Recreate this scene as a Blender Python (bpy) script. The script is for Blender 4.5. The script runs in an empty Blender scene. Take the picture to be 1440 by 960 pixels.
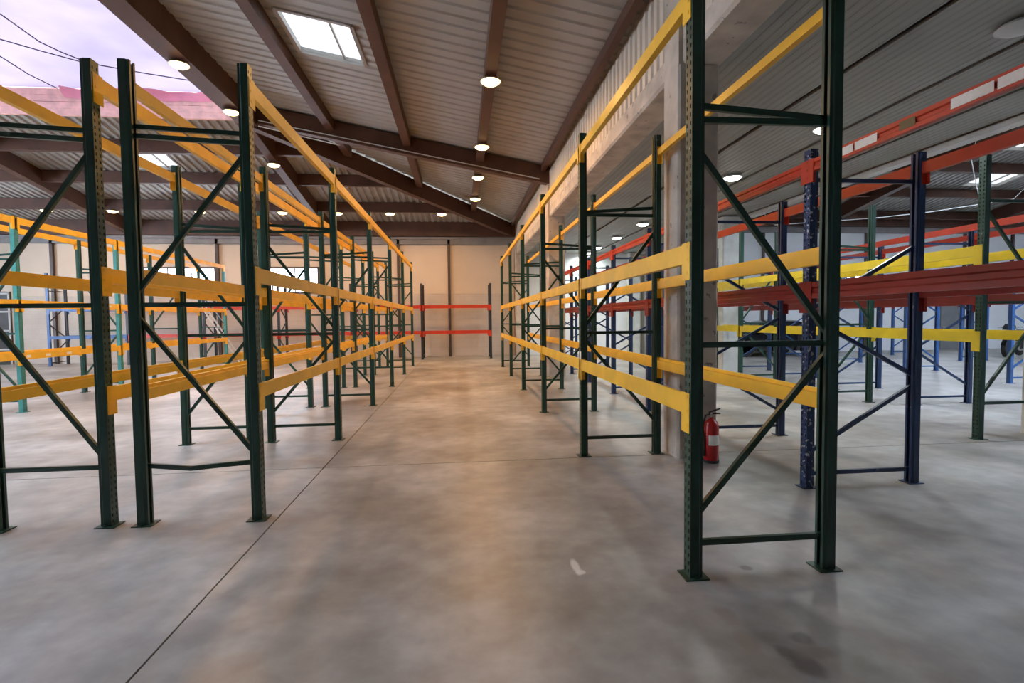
import bpy, bmesh, math, random
from mathutils import Vector, Matrix

# ------------------------------------------------------------------ camera, sky, exposure
SC = bpy.context.scene
COL = SC.collection
F_PX, YAW, PITCH, ROLL, EYE = 723.05, 0.101, -0.044, -0.011, 1.6
cd = bpy.data.cameras.new('camera')
cam = bpy.data.objects.new('camera', cd)
COL.objects.link(cam)
cd.sensor_fit = 'HORIZONTAL'
cd.sensor_width = 36.0
cd.lens = 36.0 * F_PX / 1440.0
cd.clip_start, cd.clip_end = 0.05, 200
fw = Vector((math.sin(YAW) * math.cos(PITCH), math.cos(YAW) * math.cos(PITCH), math.sin(PITCH)))
r0 = Vector((math.cos(YAW), -math.sin(YAW), 0))
u0 = r0.cross(fw)
rr = r0 * math.cos(ROLL) + u0 * math.sin(ROLL)
uu = u0 * math.cos(ROLL) - r0 * math.sin(ROLL)
m = Matrix((rr, uu, -fw)).transposed().to_4x4()
m.translation = Vector((0, 0, EYE))
cam.matrix_world = m
SC.camera = cam

world = bpy.data.worlds.new('overcast_sky')
SC.world = world
world.use_nodes = True
bg = world.node_tree.nodes['Background']
bg.inputs['Color'].default_value = (0.85, 0.92, 1.0, 1)
bg.inputs['Strength'].default_value = 22.0

SC.view_settings.view_transform = 'Standard'
SC.view_settings.look = 'None'
SC.view_settings.gamma = 1.0
SC.view_settings.exposure = 0.0
SC.view_settings.use_curve_mapping = False
SC.cycles.max_bounces = 8
SC.cycles.diffuse_bounces = 5
SC.cycles.transmission_bounces = 6
SC.cycles.transparent_max_bounces = 8
SC.cycles.sample_clamp_indirect = 6.0
SC.cycles.caustics_reflective = False
SC.cycles.caustics_refractive = False

WARM_W, COOL_W = 88.0, 60.0        # power of one warm and one cool lamp

# ------------------------------------------------------------------ helpers
class MB:
    def __init__(s):
        s.v, s.f, s.mi, s.m = [], [], [], 0
    def add(s, vs, fs):
        o = len(s.v)
        s.v += [tuple(v) for v in vs]
        s.f += [tuple(o + i for i in f) for f in fs]
        s.mi += [s.m] * len(fs)
        return s
    def box(s, x0, x1, y0, y1, z0, z1):
        vs = [(x, y, z) for z in (z0, z1) for y in (y0, y1) for x in (x0, x1)]
        return s.add(vs, [(0, 2, 3, 1), (4, 5, 7, 6), (0, 1, 5, 4), (2, 6, 7, 3), (0, 4, 6, 2), (1, 3, 7, 5)])
    def bar(s, p, q, w, h, up=(0, 0, 1)):
        p, q = Vector(p), Vector(q)
        d = (q - p).normalized()
        a = d.cross(Vector(up))
        if a.length < 1e-4:
            a = d.cross(Vector((1, 0, 0)))
        a.normalize()
        b = a.cross(d)
        a, b = a * (w / 2), b * (h / 2)
        vs = [p - a - b, p + a - b, p + a + b, p - a + b, q - a - b, q + a - b, q + a + b, q - a + b]
        return s.add(vs, [(3, 2, 1, 0), (4, 5, 6, 7), (0, 1, 5, 4), (1, 2, 6, 5), (2, 3, 7, 6), (3, 0, 4, 7)])
    def channel(s, p, q, w, h, t=0.004, up=(0, 1, 0)):
        """U profile brace: web of width w, two flanges of height h along up"""
        p, q = Vector(p), Vector(q)
        d = (q - p).normalized()
        b = Vector(up).normalized()
        a = d.cross(b).normalized()
        pr = [(-w/2, 0), (w/2, 0), (w/2, h), (w/2 - t, h), (w/2 - t, t), (-w/2 + t, t), (-w/2 + t, h), (-w/2, h)]
        n = len(pr)
        vs = [p + a * i + b * j for i, j in pr] + [q + a * i + b * j for i, j in pr]
        fs = [(i, (i + 1) % n, n + (i + 1) % n, n + i) for i in range(n)]
        fs += [(0, 1, 4, 5)[::-1], (1, 2, 3, 4)[::-1], (0, 5, 6, 7)[::-1], (n, n+1, n+4, n+5), (n+1, n+2, n+3, n+4), (n, n+5, n+6, n+7)]
        return s.add(vs, fs)
    def tube(s, pts, r, n=8):
        pts = [Vector(p) for p in pts]
        rings = []
        for i, p in enumerate(pts):
            d = (pts[min(i + 1, len(pts) - 1)] - pts[max(i - 1, 0)]).normalized()
            a = d.cross(Vector((0, 0, 1)))
            if a.length < 1e-3:
                a = d.cross(Vector((1, 0, 0)))
            a.normalize()
            b = a.cross(d)
            rings.append([p + (a * math.cos(2 * math.pi * k / n) + b * math.sin(2 * math.pi * k / n)) * r for k in range(n)])
        vs = [v for rg in rings for v in rg]
        fs = [(i * n + k, i * n + (k + 1) % n, (i + 1) * n + (k + 1) % n, (i + 1) * n + k) for i in range(len(pts) - 1) for k in range(n)]
        fs += [tuple(range(n))[::-1], tuple((len(pts) - 1) * n + k for k in range(n))]
        return s.add(vs, fs)
    def lathe(s, prof, n=20, c=(0, 0, 0), axis='z'):
        vs, fs = [], []
        for r, z in prof:
            for k in range(n):
                a = 2 * math.pi * k / n
                x, y = r * math.cos(a), r * math.sin(a)
                if axis == 'z': vs.append((c[0] + x, c[1] + y, c[2] + z))
                elif axis == 'y': vs.append((c[0] + x, c[1] + z, c[2] + y))
                else: vs.append((c[0] + z, c[1] + x, c[2] + y))
        for i in range(len(prof) - 1):
            for k in range(n):
                fs.append((i * n + k, i * n + (k + 1) % n, (i + 1) * n + (k + 1) % n, (i + 1) * n + k))
        if prof[0][0] > 1e-5: fs.append(tuple(range(n))[::-1])
        if prof[-1][0] > 1e-5: fs.append(tuple((len(prof) - 1) * n + k for k in range(n)))
        return s.add(vs, fs)
    def prism(s, prof, y0, y1, plane='xz'):
        n = len(prof)
        mk = (lambda a, b, t: (a, t, b)) if plane == 'xz' else ((lambda a, b, t: (t, a, b)) if plane == 'yz' else (lambda a, b, t: (a, b, t)))
        vs = [mk(a, b, y0) for a, b in prof] + [mk(a, b, y1) for a, b in prof]
        fs = [(i, (i + 1) % n, n + (i + 1) % n, n + i) for i in range(n)] + [tuple(range(n))[::-1], tuple(range(n, 2 * n))]
        return s.add(vs, fs)
    def mesh(s, name, mats, smooth=False):
        me = bpy.data.meshes.new(name)
        me.from_pydata(s.v, [], s.f)
        for mt in (mats if isinstance(mats, (list, tuple)) else [mats]):
            me.materials.append(mt)
        me.polygons.foreach_set('material_index', s.mi)
        bm = bmesh.new(); bm.from_mesh(me)
        bmesh.ops.recalc_face_normals(bm, faces=bm.faces)
        bm.to_mesh(me); bm.free()
        if smooth:
            me.polygons.foreach_set('use_smooth', [True] * len(me.polygons))
            me.set_sharp_from_angle(angle=math.radians(38))
        me.update()
        return me

def link(name, me, parent=None, loc=(0, 0, 0), rotz=0.0, scale=None):
    o = bpy.data.objects.new(name, me)
    COL.objects.link(o)
    o.location = loc
    if rotz: o.rotation_euler = (0, 0, rotz)
    if scale: o.scale = scale
    if parent: o.parent = parent
    return o
def obj(name, mb, mats, parent=None, loc=(0, 0, 0), smooth=False, rotz=0.0):
    return link(name, mb.mesh(name, mats, smooth), parent, loc, rotz)
def tag(o, label, cat, group=None):
    o['label'] = label; o['category'] = cat
    if group: o['group'] = group
    return o
def thing(name, label, cat, loc=(0, 0, 0), rotz=0.0, group=None):
    return tag(link(name, None, None, loc, rotz), label, cat, group)
def struct(name, mb, mats, smooth=False):
    o = obj(name, mb, mats, None, (0, 0, 0), smooth)
    o['kind'] = 'structure'
    return o

# ------------------------------------------------------------------ materials
def new_mat(name):
    mt = bpy.data.materials.new(name); mt.use_nodes = True
    nt = mt.node_tree
    return mt, nt, nt.nodes, nt.links, nt.nodes['Principled BSDF']
def ramp(N, stops):
    r = N.new('ShaderNodeValToRGB')
    e = r.color_ramp.elements
    e[0].position, e[0].color = stops[0][0], (*stops[0][1], 1)
    e[1].position, e[1].color = stops[-1][0], (*stops[-1][1], 1)
    for p, c in stops[1:-1]:
        x = e.new(p); x.color = (*c, 1)
    return r
def paint(name, c, rough=0.45, var=0.25, scale=6.0, metal=0.0, chip=None, bump=0.05, spec=0.5):
    mt, nt, N, L, b = new_mat(name)
    tc = N.new('ShaderNodeTexCoord')
    nz = N.new('ShaderNodeTexNoise'); nz.inputs['Scale'].default_value = scale; nz.inputs['Detail'].default_value = 5
    L.new(tc.outputs['Object'], nz.inputs['Vector'])
    lo = tuple(x * (1 - var) for x in c); hi = tuple(min(1, x * (1 + var)) for x in c)
    rp = ramp(N, [(0.3, lo), (0.7, hi)])
    L.new(nz.outputs['Fac'], rp.inputs['Fac'])
    out = rp.outputs['Color']
    if chip:
        n2 = N.new('ShaderNodeTexNoise'); n2.inputs['Scale'].default_value = chip[1]; n2.inputs['Detail'].default_value = 8
        L.new(tc.outputs['Object'], n2.inputs['Vector'])
        r2 = ramp(N, [(chip[2], (0, 0, 0)), (chip[2] + 0.03, (1, 1, 1))])
        L.new(n2.outputs['Fac'], r2.inputs['Fac'])
        mx = N.new('ShaderNodeMix'); mx.data_type = 'RGBA'
        L.new(r2.outputs['Color'], mx.inputs['Factor'])
        L.new(out, mx.inputs[6]); mx.inputs[7].default_value = (*chip[0], 1)
        out = mx.outputs[2]
    L.new(out, b.inputs['Base Color'])
    b.inputs['Roughness'].default_value = rough
    b.inputs['Metallic'].default_value = metal
    b.inputs['Specular IOR Level'].default_value = spec
    if bump:
        bp = N.new('ShaderNodeBump'); bp.inputs['Strength'].default_value = bump; bp.inputs['Distance'].default_value = 0.01
        L.new(nz.outputs['Fac'], bp.inputs['Height']); L.new(bp.outputs['Normal'], b.inputs['Normal'])
    return mt
def glow(name, c, s):
    mt, nt, N, L, b = new_mat(name)
    b.inputs['Base Color'].default_value = (*c, 1)
    b.inputs['Emission Color'].default_value = (*c, 1)
    b.inputs['Emission Strength'].default_value = s
    return mt
def film(name, c, clear=0.0, clear_c=None, noise=True):
    """thin sheet letting light through: translucent plus a clear share"""
    mt, nt, N, L, b = new_mat(name)
    N.remove(b)
    out = N['Material Output']
    tl = N.new('ShaderNodeBsdfTranslucent')
    tl.inputs['Color'].default_value = (*c, 1)
    if noise:
        tc = N.new('ShaderNodeTexCoord')
        nz = N.new('ShaderNodeTexNoise'); nz.inputs['Scale'].default_value = 0.55; nz.inputs['Detail'].default_value = 4
        L.new(tc.outputs['Object'], nz.inputs['Vector'])
        rp = ramp(N, [(0.3, tuple(x * 0.82 for x in c)), (0.52, c), (0.7, tuple(x * 1.16 for x in c))])
        L.new(nz.outputs['Fac'], rp.inputs['Fac']); L.new(rp.outputs['Color'], tl.inputs['Color'])
    if clear > 0:
        tr = N.new('ShaderNodeBsdfTransparent')
        tr.inputs['Color'].default_value = (*(clear_c or (1, 1, 1)), 1)
        mx = N.new('ShaderNodeMixShader'); mx.inputs[0].default_value = clear
        L.new(tl.outputs[0], mx.inputs[1]); L.new(tr.outputs[0], mx.inputs[2])
        L.new(mx.outputs[0], out.inputs['Surface'])
    else:
        L.new(tl.outputs[0], out.inputs['Surface'])
    return mt

def concrete_floor():
    mt, nt, N, L, b = new_mat('polished_concrete_floor')
    tc = N.new('ShaderNodeNewGeometry')
    pos = tc.outputs['Position']
    n1 = N.new('ShaderNodeTexNoise'); n1.inputs['Scale'].default_value = 0.7; n1.inputs['Detail'].default_value = 6; n1.inputs['Roughness'].default_value = 0.6
    n2 = N.new('ShaderNodeTexNoise'); n2.inputs['Scale'].default_value = 5.0; n2.inputs['Detail'].default_value = 8
    L.new(pos, n1.inputs['Vector']); L.new(pos, n2.inputs['Vector'])
    r1 = ramp(N, [(0.34, (0.195, 0.18, 0.158)), (0.5, (0.325, 0.313, 0.292)), (0.66, (0.47, 0.465, 0.445))])  # concrete mottling, contrast raised to suggest patchy beam shadows
    L.new(n1.outputs['Fac'], r1.inputs['Fac'])
    r2 = ramp(N, [(0.3, (0.82, 0.82, 0.82)), (0.7, (1.1, 1.1, 1.1))])
    L.new(n2.outputs['Fac'], r2.inputs['Fac'])
    mx = N.new('ShaderNodeMix'); mx.data_type = 'RGBA'; mx.blend_type = 'MULTIPLY'; mx.inputs['Factor'].default_value = 1
    L.new(r1.outputs['Color'], mx.inputs[6]); L.new(r2.outputs['Color'], mx.inputs[7])
    col = mx.outputs[2]
    # a few stains that belong to the slab: (x, y, radius x, radius y, colour, noise threshold)
    for (sx, sy, rx, ry, c) in [(1.40, 2.55, .06, .09, (.22, .19, .16)), (1.38, 2.33, .05, .14, (.20, .175, .15)), (1.67, 2.33, .055, .05, (.10, .085, .075)),
                                (1.52, 2.24, .05, .05, (.10, .085, .075)), (1.565, 2.14, .065, .10, (.085, .072, .062)), (1.64, 2.22, .09, .06, (.16, .14, .12)), (1.79, 3.04, .04, .035, (.14, .12, .1)),
                                (0.72, 3.2, .025, .10, (.75, .73, .70)), (0.735, 3.12, .03, .03, (.75, .73, .70)),
                                (-3.55, 3.35, .06, .04, (.75, .74, .74)), (2.55, 5.25, .28, .2, (.15, .12, .1)), (3.2, 4.7, .3, .18, (.2, .18, .15))]:
        sub = N.new('ShaderNodeVectorMath'); sub.operation = 'SUBTRACT'; sub.inputs[1].default_value = (sx, sy, 0)
        L.new(pos, sub.inputs[0])
        dv = N.new('ShaderNodeVectorMath'); dv.operation = 'DIVIDE'; dv.inputs[1].default_value = (rx, ry, 1)
        L.new(sub.outputs[0], dv.inputs[0])
        ln = N.new('ShaderNodeVectorMath'); ln.operation = 'LENGTH'
        L.new(dv.outputs[0], ln.inputs[0])
        ad = N.new('ShaderNodeMath'); ad.operation = 'MULTIPLY_ADD'; ad.inputs[1].default_value = 1.6
        L.new(n2.outputs['Fac'], ad.inputs[0]); L.new(ln.outputs['Value'], ad.inputs[2])
        mr = N.new('ShaderNodeMapRange'); mr.inputs['From Min'].default_value = 1.45; mr.inputs['From Max'].default_value = 2.0
        mr.inputs['To Min'].default_value = 0.75; mr.inputs['To Max'].default_value = 0
        L.new(ad.outputs[0], mr.inputs['Value'])
        m2 = N.new('ShaderNodeMix'); m2.data_type = 'RGBA'
        L.new(mr.outputs['Result'], m2.inputs['Factor']); L.new(col, m2.inputs[6]); m2.inputs[7].default_value = (*c, 1)
        col = m2.outputs[2]
    L.new(col, b.inputs['Base Color'])
    rr_ = N.new('ShaderNodeMapRange'); rr_.inputs['To Min'].default_value = 0.31; rr_.inputs['To Max'].default_value = 0.48
    L.new(n1.outputs['Fac'], rr_.inputs['Value']); L.new(rr_.outputs['Result'], b.inputs['Roughness'])
    b.inputs['Specular IOR Level'].default_value = 0.5
    bp = N.new('ShaderNodeBump'); bp.inputs['Strength'].default_value = 0.08; bp.inputs['Distance'].default_value = 0.01
    L.new(n2.outputs['Fac'], bp.inputs['Height']); L.new(bp.outputs['Normal'], b.inputs['Normal'])
    return mt

def block_wall(name, c, c2, mortar):
    mt, nt, N, L, b = new_mat(name)
    tc = N.new('ShaderNodeNewGeometry')
    sp = N.new('ShaderNodeSeparateXYZ'); cb = N.new('ShaderNodeCombineXYZ')
    L.new(tc.outputs['Position'], sp.inputs[0])
    L.new(sp.outputs['X'], cb.inputs['X']); L.new(sp.outputs['Z'], cb.inputs['Y'])
    br = N.new('ShaderNodeTexBrick')
    br.inputs['Color1'].default_value = (*c, 1); br.inputs['Color2'].default_value = (*c2, 1); br.inputs['Mortar'].default_value = (*mortar, 1)
    br.inputs['Scale'].default_value = 1.0; br.inputs['Brick Width'].default_value = 0.5; br.inputs['Row Height'].default_value = 0.2
    br.inputs['Mortar Size'].default_value = 0.008
    L.new(cb.outputs[0], br.inputs['Vector'])
    nz = N.new('ShaderNodeTexNoise'); nz.inputs['Scale'].default_value = 0.8; nz.inputs['Detail'].default_value = 5
    L.new(tc.outputs['Position'], nz.inputs['Vector'])
    r2 = ramp(N, [(0.3, (0.85, 0.85, 0.85)), (0.7, (1.06, 1.06, 1.06))]); L.new(nz.outputs['Fac'], r2.inputs['Fac'])
    mx = N.new('ShaderNodeMix'); mx.data_type = 'RGBA'; mx.blend_type = 'MULTIPLY'; mx.inputs['Factor'].default_value = 1
    L.new(br.outputs['Color'], mx.inputs[6]); L.new(r2.outputs['Color'], mx.inputs[7])
    L.new(mx.outputs[2], b.inputs['Base Color'])
    b.inputs['Roughness'].default_value = 0.8
    return mt

M = {}
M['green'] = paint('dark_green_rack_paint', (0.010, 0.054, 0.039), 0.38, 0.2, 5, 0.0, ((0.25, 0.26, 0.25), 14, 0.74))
M['green_inner'] = M['green']
M['teal'] = paint('lit_teal_rack_paint', (0.05, 0.23, 0.21), 0.4, 0.2, 5)
M['blue'] = paint('blue_rack_paint', (0.012, 0.038, 0.11), 0.4, 0.2, 5, 0.0, ((0.35, 0.37, 0.4), 12, 0.70))
M['light_blue'] = paint('bright_blue_rack_paint', (0.018, 0.075, 0.23), 0.4, 0.2, 5)
M['dark'] = paint('dark_steel_rack_paint', (0.025, 0.028, 0.034), 0.45, 0.2, 5)
M['yellow'] = paint('yellow_beam_paint', (0.86, 0.48, 0.03), 0.42, 0.12, 4, 0.0, ((0.3, 0.17, 0.05), 20, 0.78))
M['lemon'] = paint('lemon_yellow_beam_paint', (0.66, 0.48, 0.02), 0.42, 0.12, 4)
M['orange'] = paint('orange_red_beam_paint', (0.50, 0.038, 0.013), 0.4, 0.15, 4)
M['red'] = paint('dark_red_beam_paint', (0.21, 0.013, 0.009), 0.4, 0.15, 4)
M['label'] = paint('white_label_paper', (0.82, 0.78, 0.72), 0.6, 0.05, 30, bump=0)
M['olive'] = paint('olive_label_paper', (0.16, 0.11, 0.04), 0.6, 0.05, 30, bump=0)
M['zinc'] = paint('zinc_steel', (0.35, 0.35, 0.35), 0.4, 0.2, 10, 0.8)
M['floor'] = concrete_floor()
M['joint'] = paint('dark_joint_filler', (0.07, 0.055, 0.045), 0.9, 0.2, 8)
M['brown'] = paint('brown_roof_timber_paint', (0.075, 0.029, 0.016), 0.55, 0.25, 2.2)
M['deck'] = paint('grey_roof_sheet', (0.33, 0.32, 0.30), 0.5, 0.10, 1.3, 0.0, bump=0.02)
M['lowdeck'] = paint('grey_ceiling_sheet', (0.27, 0.285, 0.27), 0.55, 0.10, 1.3, 0.0, bump=0.02)
M['trim'] = paint('pale_grey_trim', (0.5, 0.51, 0.5), 0.5, 0.08, 2)
M['dark_trim'] = paint('dark_ceiling_joint', (0.03, 0.03, 0.03), 0.7, 0.1, 3)
M['fascia'] = paint('beige_profiled_cladding', (0.66, 0.59, 0.49), 0.5, 0.06, 1.5, bump=0.02)
M['concrete'] = paint('cast_concrete', (0.50, 0.45, 0.385), 0.85, 0.25, 3.0, 0.0, ((0.25, 0.22, 0.2), 9, 0.66), bump=0.35)
M['pale_concrete'] = paint('pale_concrete', (0.52, 0.53, 0.50), 0.8, 0.15, 3.0, bump=0.2)
M['cream'] = paint('cream_wall_panel', (0.58, 0.49, 0.39), 0.7, 0.06, 0.8, bump=0.02)
M['block'] = block_wall('cream_block_wall', (0.52, 0.455, 0.39), (0.55, 0.48, 0.41), (0.49, 0.43, 0.365))
M['white_wall'] = paint('pale_grey_wall_panel', (0.68, 0.70, 0.71), 0.7, 0.06, 0.8, bump=0.02)
M['grey_band'] = paint('grey_eave_flashing', (0.22, 0.21, 0.21), 0.6, 0.15, 2)
M['steel_column'] = paint('dark_brown_steel', (0.06, 0.04, 0.034), 0.5, 0.2, 3)
M['pink_lit_wood'] = paint('pink_lit_curb_boards', (0.78, 0.46, 0.40), 0.7, 0.18, 5)  # board tone includes the pink light falling through the sheet
M['rope'] = paint('grey_cable', (0.10, 0.085, 0.11), 0.7, 0.1, 5)
M['white_cable'] = paint('white_cable', (0.75, 0.75, 0.75), 0.6, 0.05, 5)
M['sheet'] = film('lavender_plastic_sheet', (0.050, 0.0415, 0.059))
M['pink_sheet'] = paint('pink_plastic_sheet', (0.85, 0.30, 0.42), 0.5, 0.1, 2)
M['skylight'] = film('frosted_skylight_panel', (0.22, 0.22, 0.22), 0.10, (1, 1, 1), noise=False)
M['glass'] = film('hazy_window_pane', (0.25, 0.25, 0.26), 0.75, (0.92, 0.95, 1), noise=False)
M['lamp_housing'] = paint('white_lamp_housing', (0.55, 0.55, 0.53), 0.4, 0.08, 8, bump=0)
M['warm'] = glow('warm_lamp_lens', (1.0, 0.62, 0.25), 14)
M['cool'] = glow('cool_lamp_lens', (0.92, 1.0, 0.98), 12)
M['unlit'] = paint('unlit_lamp_lens', (0.5, 0.52, 0.52), 0.3, 0.05, 8, bump=0)
M['black'] = paint('black_rubber', (0.012, 0.012, 0.013), 0.6, 0.2, 8)
M['car'] = paint('black_car_paint', (0.008, 0.009, 0.011), 0.15, 0.1, 2, bump=0)
M['car_glass'] = paint('dark_car_glass', (0.02, 0.022, 0.026), 0.05, 0.1, 2, bump=0)
M['chrome'] = paint('chrome', (0.75, 0.75, 0.76), 0.15, 0.05, 6, 1.0, bump=0)
M['ext_red'] = paint('extinguisher_red', (0.42, 0.012, 0.015), 0.25, 0.1, 6, bump=0)
M['tail'] = paint('red_lamp_glass', (0.4, 0.01, 0.01), 0.2, 0.05, 6, bump=0)
M['door_grey'] = paint('dark_grey_door_leaf', (0.055, 0.055, 0.055), 0.5, 0.15, 3)
M['grey_door'] = paint('mid_grey_door_leaf', (0.16, 0.165, 0.17), 0.5, 0.12, 3)

# ------------------------------------------------------------------ setting: floor and walls
YW = 22.4          # back wall
YR = 21.2          # back wall of the right hall
XL, XR, YF = -20.0, 33.0, -8.0
S1, S2 = 0.189, 0.174
def roof_z(x): return 5.74 + S1 * (2.45 - x)          # main slope
def hip_z(y): return 5.70 + S2 * (YW - y)             # slope towards the back wall
def hip_y(x): return 14.0 + (x + 5.3) * 8.4 / 7.75    # where the two meet

fl = struct('floor', MB().box(XL, XR, YF, YW + .1, -0.20, -0.012), M['joint'])
g = 0.006
for xa, xb in ((XL, -1.5 - g), (-1.5 + g, XR)):
    for ya, yb in ((YF, 5.73 - g), (5.73 + g, YW + .1)):
        obj('concrete_slab', MB().box(xa, xb, ya, yb, -0.012, 0), M['floor'], fl)

# back wall of the left hall, with two windows
wb = struct('wall_back', MB().box(XL, -13.0, YW + .08, YW + .2, 0, 4.8).box(-13.0, -12.8, YW + .08, YW + .2, 0, 4.8)
            .box(-12.8, -9.95, YW + .08, YW + .2, 0, 2.76).box(-12.8, -9.95, YW + .08, YW + .2, 3.87, 4.8)
            .box(-9.95, -8.7, YW + .08, YW + .2, 0, 4.8)
            .box(-8.7, -5.85, YW + .08, YW + .2, 0, 2.76).box(-8.7, -5.85, YW + .08, YW + .2, 3.87, 4.8)
            .box(-5.85, 8.25, YW + .08, YW + .2, 0, 7.4).box(XL, -5.85, YW + .08, YW + .2, 4.8, 7.4), M['cream'])
colx = [-19.9, -16.1, -13.0, -9.85, -5.72, -2.55, -0.42, 2.4]
for a, b_ in zip(colx[:-1], colx[1:]):
    win = {-13.0: (-12.8, -9.95), -9.85: (-8.7, -5.85)}.get(a)
    def slabs(z0, z1, mat, nm):
        if win and z1 > 2.76 and z0 < 3.87:
            segs = []
            if z0 < 2.76: segs.append((a, b_, z0, 2.76))
            if z1 > 3.87: segs.append((a, b_, 3.87, z1))
            for xa, xb in ((a, win[0]), (win[1], b_)):
                if xb - xa > .05: segs.append((xa, xb, 2.76, 3.87) if z0 >= 2.7 else (xa, xb, 2.76, min(z1, 3.87)))
            mb = MB()
            for s_ in segs: mb.box(s_[0] + .02, s_[1] - .02, YW, YW + .08, s_[2], s_[3])
        else:
            mb = MB().box(a + .02, b_ - .02, YW, YW + .08, z0 + .004, z1 - .004)
        obj(nm, mb, mat, wb)
    slabs(0, 2.7, M['block'], 'block_panel')
    slabs(2.7, 4.8, M['cream'], 'wall_panel')
for x in colx[:-1]:
    obj('steel_column', MB().box(x - .055, x + .055, YW - .10, YW - .005, 0, 5.0).box(x - .055, x + .055, YW - .12, YW - .10, 0, 5.0), M['steel_column'], wb)
# bay wall behind the low ceiling: pale panels
for i, x in enumerate([2.9, 4.2, 5.5, 6.8]):
    obj('pale_wall_panel', MB().box(x + .02, x + 1.28, YW, YW + .08, 0, 4.45), M['white_wall'], wb)

def window(n, x0, x1, z0, z1, y, nm):
    f = MB()
    t = .06
    f.box(x0, x1, y - .04, y + .09, z0, z0 + t).box(x0, x1, y - .04, y + .09, z1 - t, z1)
    f.box(x0, x0 + t, y - .04, y + .09, z0 + t, z1 - t).box(x1 - t, x1, y - .04, y + .09, z0 + t, z1 - t)
    w = struct('window_%d' % n, f, M['steel_column'])
    k = nm
    for i in range(k):
        xa = x0 + t + (x1 - x0 - 2 * t) * i / k; xb = x0 + t + (x1 - x0 - 2 * t) * (i + 1) / k
        obj('pane', MB().box(xa + .012, xb - .012, y + .02, y + .028, z0 + t, z1 - t), M['glass'], w)
        if i: obj('mullion', MB().box(xa - .02, xa + .02, y - .01, y + .06, z0 + t, z1 - t), M['steel_column'], w)
window(1, -8.7, -5.85, 2.76, 3.87, YW, 3)
window(2, -12.8, -9.95, 2.76, 3.87, YW, 3)

# dark glazed door at the far left of the back wall
d1 = struct('door_1', MB().box(-19.6, -17.72, YW - .06, YW - .002, 0, 2.9), M['door_grey'])
for z in (0.6, 1.35, 2.1, 2.82):
    obj('rail', MB().box(-19.6, -17.72, YW - .085, YW - .061, z - .03, z + .03), M['trim'], d1)
for x in (-19.55, -18.65, -17.76):
    obj('stile', MB().box(x - .03, x + .03, YW - .085, YW - .061, 0, 2.9), M['trim'], d1)

# back wall of the right hall
wr = struct('wall_back.001', MB().box(8.25, XR, YR + .08, YR + .2, 0, 2.3).box(8.25, XR, YR + .08, YR + .2, 2.85, 6.2)
            .box(8.25, 17.0, YR + .08, YR + .2, 2.3, 2.85).box(24.0, XR, YR + .08, YR + .2, 2.3, 2.85), M['white_wall'])
x = 8.3
while x < 32:
    if x + 2.4 > 17 and x < 24:
        xa, xb = max(x, 17.0), min(x + 2.4, 24.0)
        mb = MB().box(x + .02, x + 2.38, YR, YR + .08, 0, 2.3).box(x + .02, x + 2.38, YR, YR + .08, 2.85, 5.2)
        if xa > x + .05: mb.box(x + .02, xa, YR, YR + .08, 2.3, 2.85)
        if xb < x + 2.35: mb.box(xb, x + 2.38, YR, YR + .08, 2.3, 2.85)
    else:
        mb = MB().box(x + .02, x + 2.38, YR, YR + .08, .003, 5.2)
    obj('pale_wall_panel', mb, M['white_wall'], wr)
    obj('steel_column', MB().box(x - .05, x + .05, YR - .10, YR - .003, 0, 5.2), M['steel_column'], wr)
    x += 2.4
window(3, 17.0, 24.0, 2.3, 2.85, YR, 7)
d2 = struct('door_2', MB().box(21.6, 22.5, YR - .06, YR - .002, 0, 2.25), M['grey_door'])
obj('door_handle', MB().box(21.7, 21.83, YR - .1, YR - .061, 1.0, 1.04), M['zinc'], d2)
struct('wall_step', MB().box(8.2, 8.3, YR, YW + .2, 0, 6.2), M['white_wall'])
struct('trim_1', MB().box(8.3, XR, YR - .15, YR - .002, 5.2, 5.6), M['grey_band'])

# walls beyond the frame: a left wall with a window strip added for daylight, right wall, wall behind the camera
struct('wall_left', MB().box(XL - .2, XL, YF, YW + .2, 0, 1.2).box(XL - .2, XL, YF, YW + .2, 4.6, 7.5)
       .box(XL - .2, XL, YF, 4, 1.2, 4.6).box(XL - .2, XL, 19, YW + .2, 1.2, 4.6), M['cream'])
f = MB()
for y in [4 + 2.5 * i for i in range(7)]: f.box(XL - .15, XL - .05, y - .04, y + .04, 1.2, 4.6)
wl = struct('window_4', f, M['steel_column'])
for i in range(6):
    obj('pane', MB().box(XL - .11, XL - .10, 4.04 + 2.5 * i, 6.46 + 2.5 * i, 1.2, 4.6), M['glass'], wl)
struct('wall_right', MB().box(XR, XR + .2, YF, YR + .2, 0, 8.0), M['white_wall'])
struct('wall_front', MB().box(XL - .2, XR + .2, YF - .2, YF, 0, 8.0), M['grey_door'])

# ------------------------------------------------------------------ setting: columns, cladding band and low ceiling
def column(x0, x1, y0, y1, h, mat):
    c = .025
    prof = [(x0 + c, y0), (x1 - c, y0), (x1, y0 + c), (x1, y1 - c), (x1 - c, y1), (x0 + c, y1), (x0, y1 - c), (x0, y0 + c)]
    return struct('trim_%d' % column.n, MB().prism(prof, 0, h, 'xy'), mat)
column.n = 2
for y0 in (-2.7, 5.52, 13.9, 22.0):
    c_ = column(2.42, 2.89, y0, y0 + .42, 4.36, M['concrete']); column.n += 1
    obj('upper_column', MB().box(2.425, 2.56, y0 + .01, y0 + .40, 4.36, 5.72), M['concrete'], c_)
for y0 in (5.7, 13.97, 22.0):
    column(7.45, 7.93, y0, y0 + .42, 4.42, M['pale_concrete']); column.n += 1

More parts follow.
